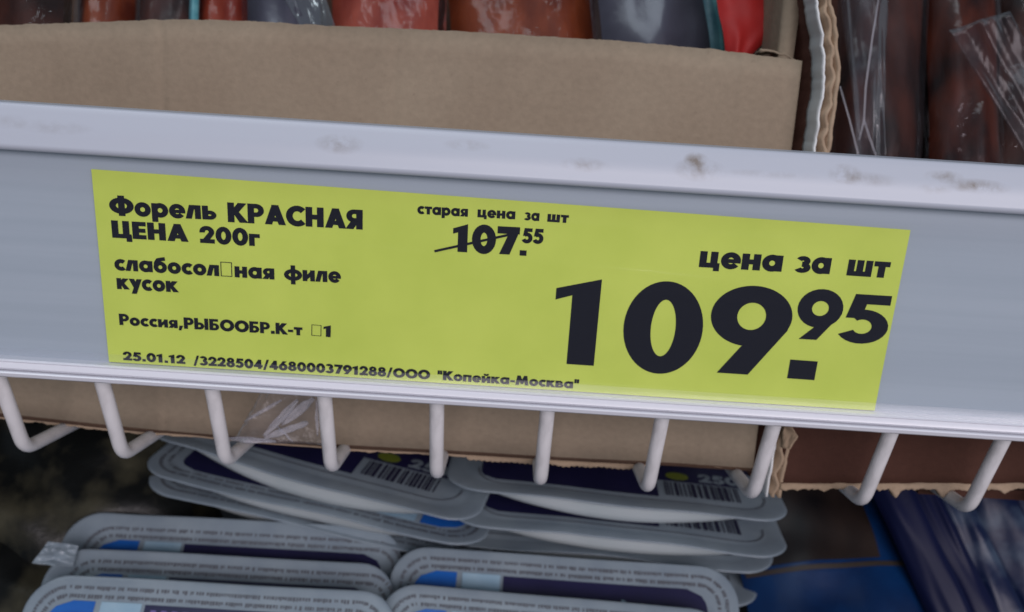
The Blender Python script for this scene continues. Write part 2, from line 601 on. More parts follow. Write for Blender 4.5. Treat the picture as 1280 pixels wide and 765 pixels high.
o_ = O(.36, .35, .36, .37, .15, .16)
er = R(0, 0, .24, 1) + R(.2, .82, .38, 1) + R(.2, .36, .38, .54) + O(.37, .68, .33, .32, .13, .14, -90, 90)
soft = R(0, 0, .24, 1) + R(.2, .44, .36, .61) + R(.2, 0, .36, .17) + O(.36, .305, .33, .305, .13, .135, -90, 90)
GL = {
    ' ': ([], .34),
    'К': (R(0, 0, .25, 1) + P((.22, .40), (.22, .64), (.48, 1), (.82, 1), (.40, .47)) + P((.22, .54), (.40, .62), (.88, 0), (.54, 0)), .88),
    'Р': (er, .75),
    'А': (P((0, 0), (.27, 0), (.58, 1), (.32, 1)) + P((.63, 0), (.90, 0), (.58, 1), (.32, 1)) + R(.2, .17, .7, .34), .93),
    'С': (O(.5, .5, .5, .53, .25, .29, 48, 312), .86),
    'Н': (R(0, 0, .25, 1) + R(.53, 0, .78, 1) + R(.2, .40, .58, .60), .86),
    'Я': ([[(.7 - x, y) for x, y in q][::-1] for q in er] + P((-.02, 0), (.28, 0), (.52, .42), (.26, .46)), .78),
    'Е': (R(0, 0, .25, 1) + R(.2, 0, .58, .2) + R(.2, .40, .55, .59) + R(.2, .8, .58, 1), .65),
    'Ц': (R(0, 0, .25, 1) + R(.51, 0, .76, 1) + R(.2, 0, .84, .2) + R(.66, -.2, .86, .15), .90),
    'Ф': (O(.56, .5, .56, .42, .30, .21) + R(.43, -.03, .69, 1.03), 1.16),
    'Ы': (soft + R(.78, 0, 1.02, 1), 1.10),
    'Б': (R(0, .82, .62, 1) + soft, .76),
    'О': (O(.52, .5, .52, .53, .27, .29), 1.08),
    'М': (P((0, 0), (.25, 0), (.34, 1), (.14, 1)) + P((.83, 0), (1.08, 0), (.94, 1), (.74, 1)) + P((.14, 1), (.36, 1), (.61, .3), (.47, .1)) + P((.72, 1), (.94, 1), (.61, .1), (.47, .3)), 1.15),
    'о': (o_, .77),
    'с': (O(.36, .35, .36, .37, .15, .16, 52, 308), .62),
    'е': (O(.36, .35, .36, .37, .16, .19, 0, 318) + R(.12, .275, .72, .40), .77),
    'а': (o_ + R(.51, 0, .74, .7), .81),
    'р': ([[(x + .02, y) for x, y in q] for q in o_] + R(0, -.27, .23, .7), .79),
    'л': (P((-.03, 0), (.2, 0), (.38, .7), (.15, .7)) + R(.42, 0, .65, .7) + R(.2, .53, .6, .7), .72),
    'ь': (R(0, 0, .23, .7) + R(.2, .29, .34, .44) + R(.2, 0, .34, .15) + O(.34, .22, .28, .22, .1, .075, -90, 90), .67),
    'б': (o_ + P((.0, .36), (.03, .66), (.18, .92), (.40, .98), (.62, 1.03), (.64, .84), (.40, .79), (.27, .68), (.22, .5)), .77),
    'н': (R(0, 0, .23, .7) + R(.45, 0, .68, .7) + R(.2, .27, .48, .44), .75),
    'и': (R(0, 0, .23, .7) + R(.47, 0, .70, .7) + P((.2, .04), (.2, .32), (.5, .66), (.5, .38)), .77),
    'к': (R(0, 0, .23, .7) + P((.2, .28), (.2, .47), (.38, .7), (.68, .7), (.38, .36)) + P((.2, .40), (.36, .46), (.72, 0), (.43, 0)), .73),
    'у': (P((0, .7), (.27, .7), (.45, .28), (.30, .02)) + P((.72, .7), (.46, .7), (.12, -.27), (.37, -.27)), .72),
    'т': (R(0, .52, .60, .7) + R(.185, 0, .415, .7), .63),
    'з': (O(.24, .52, .27, .20, .08, .055, -90, 145) + O(.24, .21, .31, .22, .09, .065, -145, 90), .60),
    'ш': (R(0, 0, .22, .7) + R(.37, 0, .59, .7) + R(.74, 0, .96, .7) + R(0, 0, .96, .17), 1.03),
    'ц': (R(0, 0, .22, .7) + R(.43, 0, .65, .7) + R(0, 0, .72, .17) + R(.57, -.15, .74, .17), .79),
    'г': (R(0, 0, .23, .7) + R(0, .52, .50, .7), .52),
    'п': (R(0, 0, .23, .7) + R(.45, 0, .68, .7) + R(.2, .53, .48, .7), .75),
    'в': (R(0, 0, .22, .7) + R(.2, .57, .34, .7) + R(.2, .29, .38, .42) + R(.2, 0, .38, .13) + O(.34, .51, .22, .19, .08, .06, -90, 90) + O(.37, .21, .27, .21, .1, .08, -90, 90), .69),
    'ф': (O(.53, .35, .53, .37, .31, .17) + R(.42, -.27, .64, .98), 1.1),
    'я': (R(.39, 0, .62, .7) + R(.28, .57, .42, .7) + R(.28, .22, .42, .36) + O(.28, .46, .27, .24, .08, .10, 90, 270) + P((-.02, 0), (.25, 0), (.45, .30), (.22, .32)), .69),
    '0': (O(.38, .5, .38, .53, .15, .29), .81),
    '1': (P((0, .70), (0, .84), (.44, 1), (.44, 0), (.17, 0), (.17, .76)), .60),
    '2': (O(.34, .68, .35, .34, .13, .14, -25, 185) + P((0, 0), (.34, .04), (.67, .56), (.43, .60)) + R(0, 0, .70, .20), .76),
    '3': (O(.30, .74, .32, .28, .10, .10, -90, 150) + O(.30, .29, .37, .31, .12, .11, -150, 90), .73),
    '4': (R(.38, 0, .62, 1) + R(0, .19, .74, .37) + P((0, .37), (0, .32), (.40, 1), (.60, 1), (.26, .37)), .79),
    '5': (R(.14, .80, .66, 1) + P((.14, 1), (.36, 1), (.27, .50), (.05, .50)) + O(.31, .33, .38, .36, .14, .15, -150, 128), .75),
    '6': (O(.37, .35, .37, .38, .14, .15) + P((.02, .44), (.36, .66), (.66, 1), (.36, 1)), .79),
    '7': (R(0, .79, .70, 1) + P((.10, 0), (.39, 0), (.70, .90), (.42, .84)), .73),
    '8': (O(.36, .75, .30, .28, .10, .10) + O(.36, .29, .36, .31, .13, .12), .77),
    '9': (O(.38, .64, .38, .39, .14, .15) + P((.10, 0), (.40, 0), (.74, .54), (.40, .34)), .80),
    '.': (R(.03, 0, .26, .22), .34),
    ',': (P((.06, .2), (.28, .2), (.14, -.18), (0, -.18)), .36),
    '-': (R(.02, .26, .36, .43), .42),
    '/': (P((0, -.1), (.15, -.1), (.47, 1.05), (.32, 1.05)), .52),
    '"': (R(.02, .62, .15, 1) + R(.24, .62, .37, 1), .44),
    'b': (O(.48, .52, .48, .52, .44, .48, 0, 360, 4), 1.05),
}
GL['й'] = (GL['и'][0] + O(.35, .95, .2, .17, .09, .05, 180, 360), .77)
fw = .05                                            # an empty box, as a printer sets a missing letter
GL['□'] = (R(0, -.02, .68, -.02 + fw) + R(0, .93, .68, .93 + fw) + R(0, 0, fw, .95) + R(.68 - fw, 0, .68, .95), .80)
BIG1 = P((0, .74), (0, .87), (.5, 1), (.5, 0), (.185, 0), (.185, .80))
BIG0 = O(.45, .49, .45, .54, .14, .33, n=56)
BIG9 = O(.4535, .685, .4535, .35, .16, .157, n=56) + P((.157, 0), (.51, 0), (.885, .56), (.6, .36), (.39, .335))
BIGDOT = R(0, 0, .32, .2)


def embolden(poly, e):
    """the outline pushed outward by e"""
    area_ = sum(x0 * y1 - x1 * y0 for (x0, y0), (x1, y1) in zip(poly, poly[1:] + poly[:1]))
    sg = 1 if area_ > 0 else -1
    out = []
    n = len(poly)
    for i in range(n):
        (ax, ay), (bx, by), (cx, cy) = poly[i - 1], poly[i], poly[(i + 1) % n]
        d1_, d2_ = Vector((bx - ax, by - ay)), Vector((cx - bx, cy - by))
        if d1_.length < 1e-6 or d2_.length < 1e-6:
            out.append((bx, by))
            continue
        n1, n2 = Vector((d1_.y, -d1_.x)).normalized() * sg, Vector((d2_.y, -d2_.x)).normalized() * sg
        k = (n1 + n2) / max(0.5, 1 + n1.dot(n2))
        out.append((bx + k.x * e, by + k.y * e))
    return out


def shape_text(s, bold=0.032, track=0.055):
    polys, x = [], 0.0
    for ch in s:
        g, adv = GL[ch]
        if ch not in '□':
            g = [embolden(q, bold) for q in g]
        polys += [[(px + x, py) for px, py in q] for q in g]
        x += adv + track
    return polys


def subdivide(poly, step):
    out = []
    for (x0, y0), (x1, y1) in zip(poly, poly[1:] + poly[:1]):
        k = max(1, int(math.hypot(x1 - x0, y1 - y0) / step))
        out += [(x0 + (x1 - x0) * i / k, y0 + (y1 - y0) * i / k) for i in range(k)]
    return out


def letter(name, items, mt=None, parent=None):
    """items = (polys, left baseline pixel, right baseline pixel, cap height in pixels)"""
    m = MB()
    for polys, p0, p1, hpx in items:
        a, b = Vector(rail_xz(*p0)), Vector(rail_xz(*p1))
        lo_ = min(x for q in polys for x, y in q)
        hi_ = max(x for q in polys for x, y in q)
        e = (b - a) / (hi_ - lo_)
        mid = on((p0[0] + p1[0]) / 2, (p0[1] + p1[1]) / 2 - hpx / 2, SP)
        hgt = hpx * mid[1] / FPX / 0.955
        n_ = Vector((-e.y, e.x)).normalized() * hgt
        for q in polys:
            pts = [a + e * (x - lo_) + n_ * y for x, y in q]
            m.add([card_pt(p.x, p.y, 0.53) for p in pts], [tuple(range(len(pts)))])
    return m.build(name, mt or MAT['ink'], parent or CARD, smooth=False, local=True)


def line(s, p0, p1, h):
    return (shape_text(s), p0, p1, h)


letter('product_name', [line('Форель', (139, 267), (272, 273.5), 22), line('КРАСНАЯ', (286, 276), (454, 285.5), 22.5),
                        line('ЦЕНА', (142, 295.5), (237, 301), 20), line('200г', (251, 302), (326, 306.5), 19.5)])
letter('description_text', [line('слабосол□ная', (145, 336), (344, 348), 18), line('филе', (356, 348.5), (427, 352), 18), line('кусок', (148, 359.5), (225, 364), 18)])
letter('origin_text', [line('Россия,РЫБООБР.К-т', (151, 404.5), (379, 418), 13.5), line('□1', (390, 418), (414, 420), 14)])
letter('stock_code', [line('25.01.12', (155.5, 448.5), (233, 453.5), 10.5), line('/3228504/4680003791288/ООО', (243, 454.5), (538, 472.5), 11), line('"Копейка-Москва"', (547, 473), (723, 484.5), 11.5)])
letter('old_price', [line('старая', (522, 266), (585, 269.8), 12.5), line('цена', (597, 270.3), (644, 273), 12.5), line('за', (655, 274), (674, 275.2), 12.5), line('шт', (684, 276), (710.5, 277.8), 12.5),
                     line('107', (566, 312.5), (649, 317), 32), (BIGDOT, (649.5, 318.5), (658, 319), 33), line('55', (652, 302), (679, 303.5), 17)])
mm_ = MB()
sa, sb = rail_xz(543.5, 313), rail_xz(639, 292)
dv = Vector((sb[0] - sa[0], sb[1] - sa[1])).normalized()
pv = Vector((-dv.y, dv.x)) * 0.22
mm_.grid(lambda a, b: card_pt(sa[0] + (sb[0] - sa[0]) * a + pv.x * (2 * b - 1), sa[1] + (sb[1] - sa[1]) * a + pv.y * (2 * b - 1), 0.60), 8, 1)
mm_.build('strike_line', MAT['ink'], CARD, local=True)
letter('unit_caption', [line('цена', (873, 332), (976, 338), 26), line('за', (992, 338.5), (1036, 341), 26), line('шт', (1057, 342.5), (1109, 346), 26)])
letter('price_digits', [(BIG1, (688, 452.5), (742, 456), 109), (BIG0, (774, 457.5), (871, 463.5), 108), (BIG9, (878, 463), (977, 470), 108), (BIGDOT, (983, 471.5), (1017, 474), 122),
                        (GL['9'][0], (990, 422), (1046, 425.5), 62), (GL['5'][0], (1045, 425), (1105, 428.7), 60)])

# ------------------------------------------------------------------ the wire shelf front
d1 = Vector((0, math.cos(math.radians(50)), -math.sin(math.radians(50))))
d2 = Vector((0, math.cos(math.radians(6.5)), math.sin(math.radians(6.5))))
top = Vector((0, 172.0, -11.0))
bend = Vector((0, 190.1, -35.8))
d1 = (bend - top).normalized()
SHELF = thing('wire_shelf', W((0, 191, -38)), 'white enamelled wire shelf whose bent wires show below the price rail', 'shelf')
cr = 3.4
path = [top - d1 * 6]
pa, pb = bend - d1 * cr, bend + d2 * cr
path.append(pa)
for i in range(1, 8):
    k = i / 8
    path.append(pa * (1 - k) ** 2 + bend * 2 * k * (1 - k) + pb * k ** 2)
path += [pb, bend + d2 * 130]
v, f = tube([Vector(p) for p in path], 1.45, 14)
x0 = on(685, 507, (177.8, -19, d1.y, d1.z))[0]
org = root_matrix(SHELF).inverted()
wire = None
PRONGS = [-142, -5, 126, 264, 405, 546, 685, 829, 969, 1116, 1257, 1396]
for k, px_ in enumerate(PRONGS):
    X = on(px_, 507 + 0.0635 * (px_ - 685), (177.8, -19, d1.y, d1.z))[0]
    if wire is None:
        wire = mesh('wire', [W(p) - W((0, 0, 0)) for p in v], f, MAT['wire'], SHELF)
        # keep vertices relative to the wire's own origin
        for vert in wire.data.vertices:
            vert.co = vert.co + SHELF.matrix_basis.translation
        wire_o = wire
    else:
        wire_o = wire.copy()
        COL.objects.link(wire_o)
        wire_o.parent = SHELF
    wire_o.location = org @ W((X, 0, 0))
for p_ in (top + Vector((0, 3.3, 1)), bend + d2 * 60 + Vector((0, 0, -3.4))):
    v, f = tube([W((-200, p_.y, p_.z)), W((200, p_.y, p_.z))], 1.8 * MM, 12)
    mesh('cross_rod', v, f, MAT['wire'], SHELF)

# ------------------------------------------------------------------ cardboard box behind the rail
TB = math.radians(10.7)
BP = (203.0, -32.6, -math.sin(TB), math.cos(TB))
BOXA = thing('cardboard_box', W((0, 203, -33)), 'long kraft cardboard box of red fish packs behind the price rail', 'box')
TOPA = [(-150, 28), (0, 26), (120, 25), (250, 25), (330, 27), (400, 31), (500, 35), (620, 41), (760, 50), (900, 63), (1003, 76)]
BOTA = [(-150, 506), (0, 519), (100, 529), (190, 537), (430, 556), (560, 563), (700, 571), (800, 576), (850, 579), (941, 585)]


def boxa(u, v, jag=1.0):
    pxt, pxb = -150 + 1153 * u, -150 + 1091 * u
    yt, yb = lerp(TOPA, pxt), lerp(BOTA, pxb)
    yt += jag * (1.3 * nz(pxt * 0.05, 1.0, 0) + 0.8 * nz(pxt * 0.23, 5.0, 0))
    a, b = on(pxb, yb, BP), on(pxt, yt, BP)
    x, t, h = [a[i] * (1 - v) + b[i] * v for i in range(3)]
    xc = on(200, 120, BP)[0]
    for cpx, ca_ in ((203, 0.35), (492, 0.22), (925, -0.2)):
        t += ca_ * math.exp(-((x - on(cpx, 120, BP)[0]) / 0.7) ** 2)
    t += 0.16 * max(0, xc - x) * 0.5 + 0.8 * nz(x * 0.03, h * 0.03, 2) + 0.15 * nz(x * 0.2, h * 0.2, 9)
    return (x, t, h)


m = MB()
m.slab(boxa, 300, 20, lambda u, v: (0, 3.2, -0.6))
m.build('front_wall', MAT['boxa'], BOXA)
BACK = Vector((0, math.cos(math.radians(11)), math.sin(math.radians(11))))   # t, h direction along the shelf floor
ca, cb = boxa(1, 0), boxa(1, 1)


def sidea(u, v):
    hb = Vector(ca) * (1 - v * 1.45) + Vector(cb) * (v * 1.45)
    p = hb + BACK * (4.2 + 48 * u)
    p.x += -0.7 - 2.5 * u + 1.2 * nz(u * 9, v * 7, 3) * v
    if v > 0.9:
        p.x += 1.5 * nz(u * 7, 2, v * 9)
    return tuple(p)


m = MB()
m.slab(sidea, 24, 24, lambda u, v: (-3.0, 0, 0))
m.build('side_wall', MAT['boxa'], BOXA)
m = MB()
m.slab(lambda u, v: (-190 + (ca[0] + 186) * u, 208 + 110 * v * BACK.y, -32 + 110 * v * BACK.z), 4, 4, lambda u, v: (0, -0.4, 2.2))
m.build('floor_panel', MAT['boxa'], BOXA, smooth=False)
m = MB()
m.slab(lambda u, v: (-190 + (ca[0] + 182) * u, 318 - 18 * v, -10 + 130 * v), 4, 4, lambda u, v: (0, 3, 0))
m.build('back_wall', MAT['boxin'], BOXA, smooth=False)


# the open lower edge: flute gap with its shade put into the colour, torn liner beneath
def under(u, v):
    p = boxa(u, 0, 0)
    d = 0.7 + 0.5 * nz(p[0] * 0.05, 8, 1)
    return (p[0], p[1] + 0.9, p[2] + 0.3 - (d + 0.5) * (1 - v))


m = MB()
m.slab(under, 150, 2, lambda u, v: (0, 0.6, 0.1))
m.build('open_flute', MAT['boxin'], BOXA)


def torn(u, v):
    p = boxa(u, 0, 0)
    d = 1.0 + 0.5 * nz(p[0] * 0.05, 8, 1)
    x = p[0]
    px_ = -150 + 1091 * u
    j = 0.55 + 0.45 * nz(x * 0.35, 3, 1) + 0.3 * nz(x * 1.1, 4, 1)
    if 585 < px_ < 800:
        j = 1.35 + 0.2 * math.sin(x * 5.2) + 0.6 * nz(x * 0.25, 1, 1)
    if 240 < px_ < 420:
        j = 0.4
    if px_ > 800:
        j *= 0.8
    g_ = 0.9 if px_ < 585 else 0.7
    if px_ > 810:
        j, d = j * 0.5, 0.2
    return (x, p[1] + 0.3 + g_ + 0.35 * nz(x * 0.2, 1, 1) * (1 - v), p[2] - d * 0.9 - 0.1 - max(0.2, j * 0.8) * (1 - v))


m = MB()
m.slab(torn, 420, 2, lambda u, v: (0, 2.8, 0.3))
m.build('torn_edge', MAT['boxedge'], BOXA)
# a curled scrap of liner at the top corner
m = MB()
q0, q1 = at(948, 63, 192), at(1000, 74, 189)


def scrap(u, v):
    x = q0[0] + (q1[0] - q0[0]) * u
    return (x, 190.5 + 6 * v, q0[2] + (q1[2] - q0[2]) * u + 1.5 * math.sin(u * 3.0) * (0.4 + v) + 0.5 * nz(u * 5, v * 3, 2))


m.slab(scrap, 16, 4, lambda u, v: (0, 0, -0.4))
m.build('curled_liner', MAT['boxa'], BOXA)

# ------------------------------------------------------------------ the neighbouring box
BOXB = thing('cardboard_box', W((95, 203, -33)), 'dark cardboard box with torn corrugated edge and white outer side at the right', 'box')
EDGE = [(-40, 1026), (0, 1030), (30, 1035), (60, 1039), (100, 1041), (140, 1034), (190, 1028), (300, 1016), (450, 992), (545, 980), (625, 966)]


def bplane(px, py):
    return on(px, py, (203.0 - 6, -32.6, -math.sin(TB), math.cos(TB)))


def edge_path(off, amp=0.0, n=150, wl=3.2, seed=0):
    pts = []
    for i in range(n + 1):
        py = -40 + 662 * i / n
        x = lerp(EDGE, py)
        # smooth the polyline a little
        x = (lerp(EDGE, py - 14) + lerp(EDGE, py + 14) + x) / 3
        p = Vector(bplane(x, py))
        s = i / n * 110
        p.x += off + amp * math.sin(2 * math.pi * s / wl + 2.2 * nz(s * 0.12, seed, 9)) + 0.35 * nz(s * 0.25, seed, 1) + 0.2 * nz(s * 0.9, seed, 2)
        p.y += 0.7 * nz(s * 0.35, seed, 5)
        pts.append(p)
    return pts


def sheet(path, depth, th, name, mt, parent, slope=-0.04, nv=6):
    m = MB()
    n = len(path) - 1

    def fn(u, v):
        p = path[int(round(u * n))] + BACK * (depth * v)
        return (p.x + slope * depth * v, p.y, p.z)
    m.slab(fn, n, nv, lambda u, v: (th, 0, 0))
    return m.build(name, mt, parent)


wl = edge_path(-1.7, 0, seed=1)
sheet(wl, 7, 0.4, 'white_liner', MAT['white'], BOXB)
sheet([p + BACK * 7.0 + Vector((-0.4, 0, 0)) for p in wl], 85, 0.6, 'gap_shade_board', MAT['boxdark'], BOXB)  # dark board added to stand for the shade in the gap between boxes
sheet(edge_path(-0.2, 0.42, 300, 5.3, seed=2), 60, 0.7, 'flute', MAT['boxedge'], BOXB)
sheet(edge_path(0.9, 0.12, seed=3, wl=9.0), 90, 0.7, 'inner_liner', MAT['boxedge'], BOXB)
m = MB()
sc_ = Vector(bplane(984, 545))


def bit(u, v):
    return (sc_.x - 1.2 + 2.6 * u * (1 - 0.5 * abs(2 * v - 1)) + 0.5 * nz(u * 3, v * 3, 1), sc_.y - 1.0 - 1.5 * u + 0.8 * nz(v * 4, u * 2, 5), sc_.z - 2.4 + 5.5 * v + 0.6 * nz(u * 4, v * 3, 8))


m.slab(bit, 10, 10, lambda u, v: (0, 0.6, 0))
m.build('torn_scrap', MAT['boxedge'], BOXB)
m = MB()


def frontb(u, v):
    px = 976 + 420 * u
    a, b = bplane(px, 604 + 1.5 * nz(px * 0.05, 1, 1)), bplane(px + 10, 500)
    p = [a[i] * (1 - v) + b[i] * v for i in range(3)]
    p[1] += 0.5 * nz(p[0] * 0.06, p[2] * 0.06, 4)
    return tuple(p)


m.slab(frontb, 60, 8, lambda u, v: (0, 3, 0))
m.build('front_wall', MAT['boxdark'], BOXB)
m = MB()


def tornb(u, v):
    p = frontb(u, 0)
    x = p[0]
    d = 1.3 + 0.5 * nz(x * 0.5, 3, 7) + 0.4 * nz(x * 1.6, 3, 9)
    for (bx, wd, dp) in ((1119, 7, 1.6), (1178, 8, 1.6), (1255, 6, 0.9)):
        xb = bplane(bx, 612)[0]
        d += dp * math.exp(-((x - xb) / (wd * 0.12)) ** 2)
    return (x, p[1] - 0.3 + 0.5 * nz(x * 0.4, v, 2), p[2] - 0.05 - d * (1 - v))


m.slab(tornb, 260, 3, lambda u, v: (0, 2.4, 0.2))
m.build('torn_edge', MAT['boxedge'], BOXB)
m = MB()
m.slab(lambda u, v: (93 + 130 * u, 205 + 110 * v * BACK.y, -36 + 110 * v * BACK.z), 4, 4, lambda u, v: (0, -0.4, 2.2))
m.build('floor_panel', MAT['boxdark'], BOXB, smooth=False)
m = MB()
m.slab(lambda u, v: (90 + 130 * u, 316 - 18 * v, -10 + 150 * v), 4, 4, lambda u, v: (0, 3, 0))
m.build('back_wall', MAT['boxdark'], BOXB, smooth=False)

# ------------------------------------------------------------------ vacuum packs


def pack(name, label, cat, group, base, tip, width, thick, mt, face=(0, -1, 0), film=None, seam=None, seed=1, fill=0.86, strip=None, taper=1.0):
    """a flat sealed pack standing from base to tip (x,t,h); face = rough outward direction"""
    b, t = Vector(base), Vector(tip)
    y = (t - b)
    hgt = y.length
    y.normalize()
    z = Vector(face)
    z = (z - y * z.dot(y)).normalized()
    x = y.cross(z)
    root = thing(name, W(b), label, cat, group)

    def surf(s, k, tk, side, nn=1.0):
        def fn(a, c):
            aa, cc = 2 * a - 1, 2 * c - 1
            bul = max(0, (1 - abs(aa) ** 3.0)) * max(0, (1 - abs(cc) ** 4)) ** 0.8
            d = side * tk * bul * (0.8 + 0.35 * nz(aa * 1.8 + seed, cc * 2.3, seed)) + nn * 0.9 * nz(aa * 1.5, cc * 2, seed + 3)
            wob = 1 + 0.05 * nz(cc * 2, seed, 6)
            p = b + x * (aa * width / 2 * k * wob * (taper + (1 - taper) * c)) + y * (hgt * (0.5 + 0.5 * cc * k)) + z * d
            return tuple(p)
        return fn
    m = MB()
    m.grid(surf(1, fill, thick / 2, 1), 18, 24)
    m.grid(surf(1, fill, thick / 2, -1), 18, 24, True)
    m.build('filling', mt, root)
    if film:
        m = MB()
        m.grid(surf(1, 1.0, thick / 2 + 1.0, 1, 1.2), 18, 24)
        m.grid(surf(1, 1.0, thick / 2 + 1.0, -1, 1.2), 18, 24, True)
        m.build('film', film, root)
    if seam:
        m = MB()

        def sm(a, c):
            p = b + x * (width / 2 * (0.70 + 0.32 * a)) + y * (hgt * c) + z * (0.8 + 0.8 * math.sin(a * 3.14) + 0.6 * nz(c * 3, seed, 1))
            return tuple(p)
        m.slab(sm, 4, 16, lambda a, c: tuple(-z * 0.5))
        m.build('seal', seam, root)
    if strip:
        for (u0, u1, v0, v1, sm_, nm) in strip:
            m = MB()
            g = surf(1, fill, thick / 2, 1)

            def st(a, c):
                p = Vector(g(u0 + (u1 - u0) * a, v0 + (v1 - v0) * c)) + z * 0.35
                return tuple(p)
            m.grid(st, 10, 14)
            m.build(nm, sm_, root)
    return root


def stand(name, label, px0, px1, pxtop0, pxtop1, t, mt, film=None, seam=None, seed=1, thick=9, group='fish packs in the long cardboard box', ytop=-130, face=(0.0, -1, 0.1), ybase=330, cat='fish pack', dt=14):
    w_ = (px1 - px0) * t / FPX
    return pack(name, label, cat, group, at((px0 + px1) / 2 + (px0 + px1 - pxtop0 - pxtop1) / 2 * 1.2, ybase, t), at((pxtop0 + pxtop1) / 2, ytop, t + dt), w_, thick, mt, face, film, seam, seed)


stand('fish_pack', 'dark brown fish pack at the far left end of the long box', -70, 92, -60, 90, 216, FISH[3], MAT['film'], None, 1)
stand('fish_pack', 'rust red fish pack second from the left in the long box', 88, 176, 95, 176, 224, FISH[1], MAT['film'], None, 2)
stand('fish_pack', 'dim grey brown fish pack with a teal film seal beside it', 165, 248, 170, 258, 214, FISH[3], MAT['haze_film'], MAT['teal'], 3)
stand('fish_pack', 'pinkish red fish pack right of the thin teal film seal', 238, 330, 245, 330, 223, FISH[0], MAT['film'], None, 4)
stand('fish_pack', 'slate blue pack under crumpled clear film in the long box', 300, 410, 300, 408, 213, MAT['slate'], MAT['haze_film'], None, 5)
stand('fish_pack', 'broad pink fish pack in the middle of the long box', 400, 562, 405, 562, 219, FISH[2], MAT['film'], None, 6)
stand('fish_pack', 'broad rust brown fish pack left of the slate film pack', 545, 768, 540, 752, 226, FISH[1], MAT['film'], None, 7, 12)
stand('fish_pack', 'dark slate film pack with a wide teal seal beside the scarlet pack', 742, 908, 722, 880, 214, MAT['slate'], MAT['haze_film'], MAT['teal'], 8)
pack('fish_pack', 'bright scarlet pack pointing down at the right end of the long box', 'fish pack', 'fish packs in the long cardboard box', at(914, 92, 201), at(951, -32, 205), 25, 4, MAT['scarlet'], (0.1, -1, 0.1), None, None, 9, 1.0, taper=0.03)

# crumpled clear film sticking up between the packs


def film_sheet(name, label, cat, quad, mt, seed=1, amp=1.5, parent=None, group=None, nu=24, nv=24, th=0.12):
    """quad of four (x,t,h) corners, counter-clockwise from bottom left, crumpled"""
    A, B, C_, D = [Vector(q) for q in quad]
    nrm = (B - A).cross(D - A).normalized()
    m = MB()

    def fn(u, v):
        p = (A * (1 - u) + B * u) * (1 - v) + (D * (1 - u) + C_ * u) * v
        d = amp * (nz(u * 2.2, v * 1.5, seed) + 0.5 * abs(nz(u * 5, v * 3, seed + 2)))
        return tuple(p + nrm * d)
    m.slab(fn, nu, nv, lambda u, v: tuple(nrm * th))
    o = m.build(name, mt, parent)
    if parent is None:
        tag(o, label, cat, group)
    return o


film_sheet('clear_film', 'crumpled clear film poking up between the slate and pink packs', 'plastic film',
           [at(390, 60, 205), at(428, 60, 205), at(395, -40, 215), at(330, -40, 216)], MAT['haze_film'], 4, 2.5)

# packs in the right-hand box
G2 = 'fish packs in the dark right-hand box'
stand('fish_pack', 'dark fish pack in hazy film right beside the corrugated edge', 1040, 1160, 1050, 1175, 222, FISH[3], MAT['haze_film'], None, 11, 12, G2)
stand('fish_pack', 'dark red fish pack in the middle of the right-hand box', 1105, 1215, 1130, 1215, 238, FISH[4], MAT['film'], None, 12, 12, G2)
stand('fish_pack', 'reddish fish pack with pale streak low in the right-hand box', 1150, 1255, 1165, 1230, 226, FISH[4], MAT['film'], None, 13, 10, G2)
stand('fish_pack', 'near black fish pack at the far right of the right-hand box', 1235, 1400, 1225, 1420, 248, FISH[3], MAT['film'], None, 14, 12, G2)
film_sheet('clear_film', 'folded clear bag corner hanging over the right-hand box', 'plastic film',
           [at(1330, 270, 205), at(1350, 200, 204), at(1262, 14, 207), at(1186, 38, 210)], MAT['haze_film'], 8, 1.6)
o = film_sheet('clear_film', 'upright clear film with pale creases next to the torn corrugated edge', 'plastic film',
               [at(1075, 230, 206), at(1105, 230, 207), at(1110, -30, 214), at(1048, -30, 213)], MAT['haze_film'], 12, 2.6)
for k, pts in enumerate([[(1050, 108), (1062, 150), (1072, 190), (1074, 215)], [(1098, 0), (1090, 50), (1082, 110), (1080, 150), (1074, 175)], [(1080, 150), (1088, 175), (1097, 200)]]):
    v, f = tube([W(at(px, py, 204.5)) for px, py in pts], 0.2 * MM, 6)
    mesh('crease', v, f, MAT['shred'], o)

# clear shreds stuck under the rail on the box
SH = thing('torn_film', W(at(350, 540, 196)), 'torn shreds of clear film clinging to the box between two wires', 'plastic film')
rnd = random.Random(5)
for k, (p0, p1, wd) in enumerate([((305, 527), (352, 500), 5), ((330, 545), (372, 500), 9), ((352, 530), (392, 498), 12), ((395, 500), (397, 545), 4), ((345, 532), (366, 552), 3), ((330, 548), (385, 528), 9), ((280, 548), (345, 552), 7)]):
    a_, b_ = Vector(at(*p0, 196.5)), Vector(at(*p1, 195))
    d_ = (b_ - a_).normalized()
    s_ = d_.cross(Vector((0, 1, 0))).normalized()
    m = MB()

    def fn(u, v):
        p = a_ * (1 - u) + b_ * u + s_ * (wd * 0.17 * (v - 0.5) * (1 - 0.6 * abs(2 * u - 1) ** 2 + 0.3 * nz(u * 5, k, 1)))
        p.y += 0.9 * nz(u * 3, v * 2, k) + 0.4 * nz(u * 9, v * 4, k)
        return tuple(p)
    m.slab(fn, 18, 6, lambda u, v: (0, 0.1, 0))
    m.build('shred', MAT['shred'], SH)

film_sheet('veil', None, None, [at(292, 552, 197), at(408, 556, 198), at(402, 486, 195.5), at(330, 484, 195.5)], MAT['veil'], 17, 1.8, parent=SH)

# ------------------------------------------------------------------ sealed food trays below
TW, TD, TH = 88.0, 62.0, 8.0


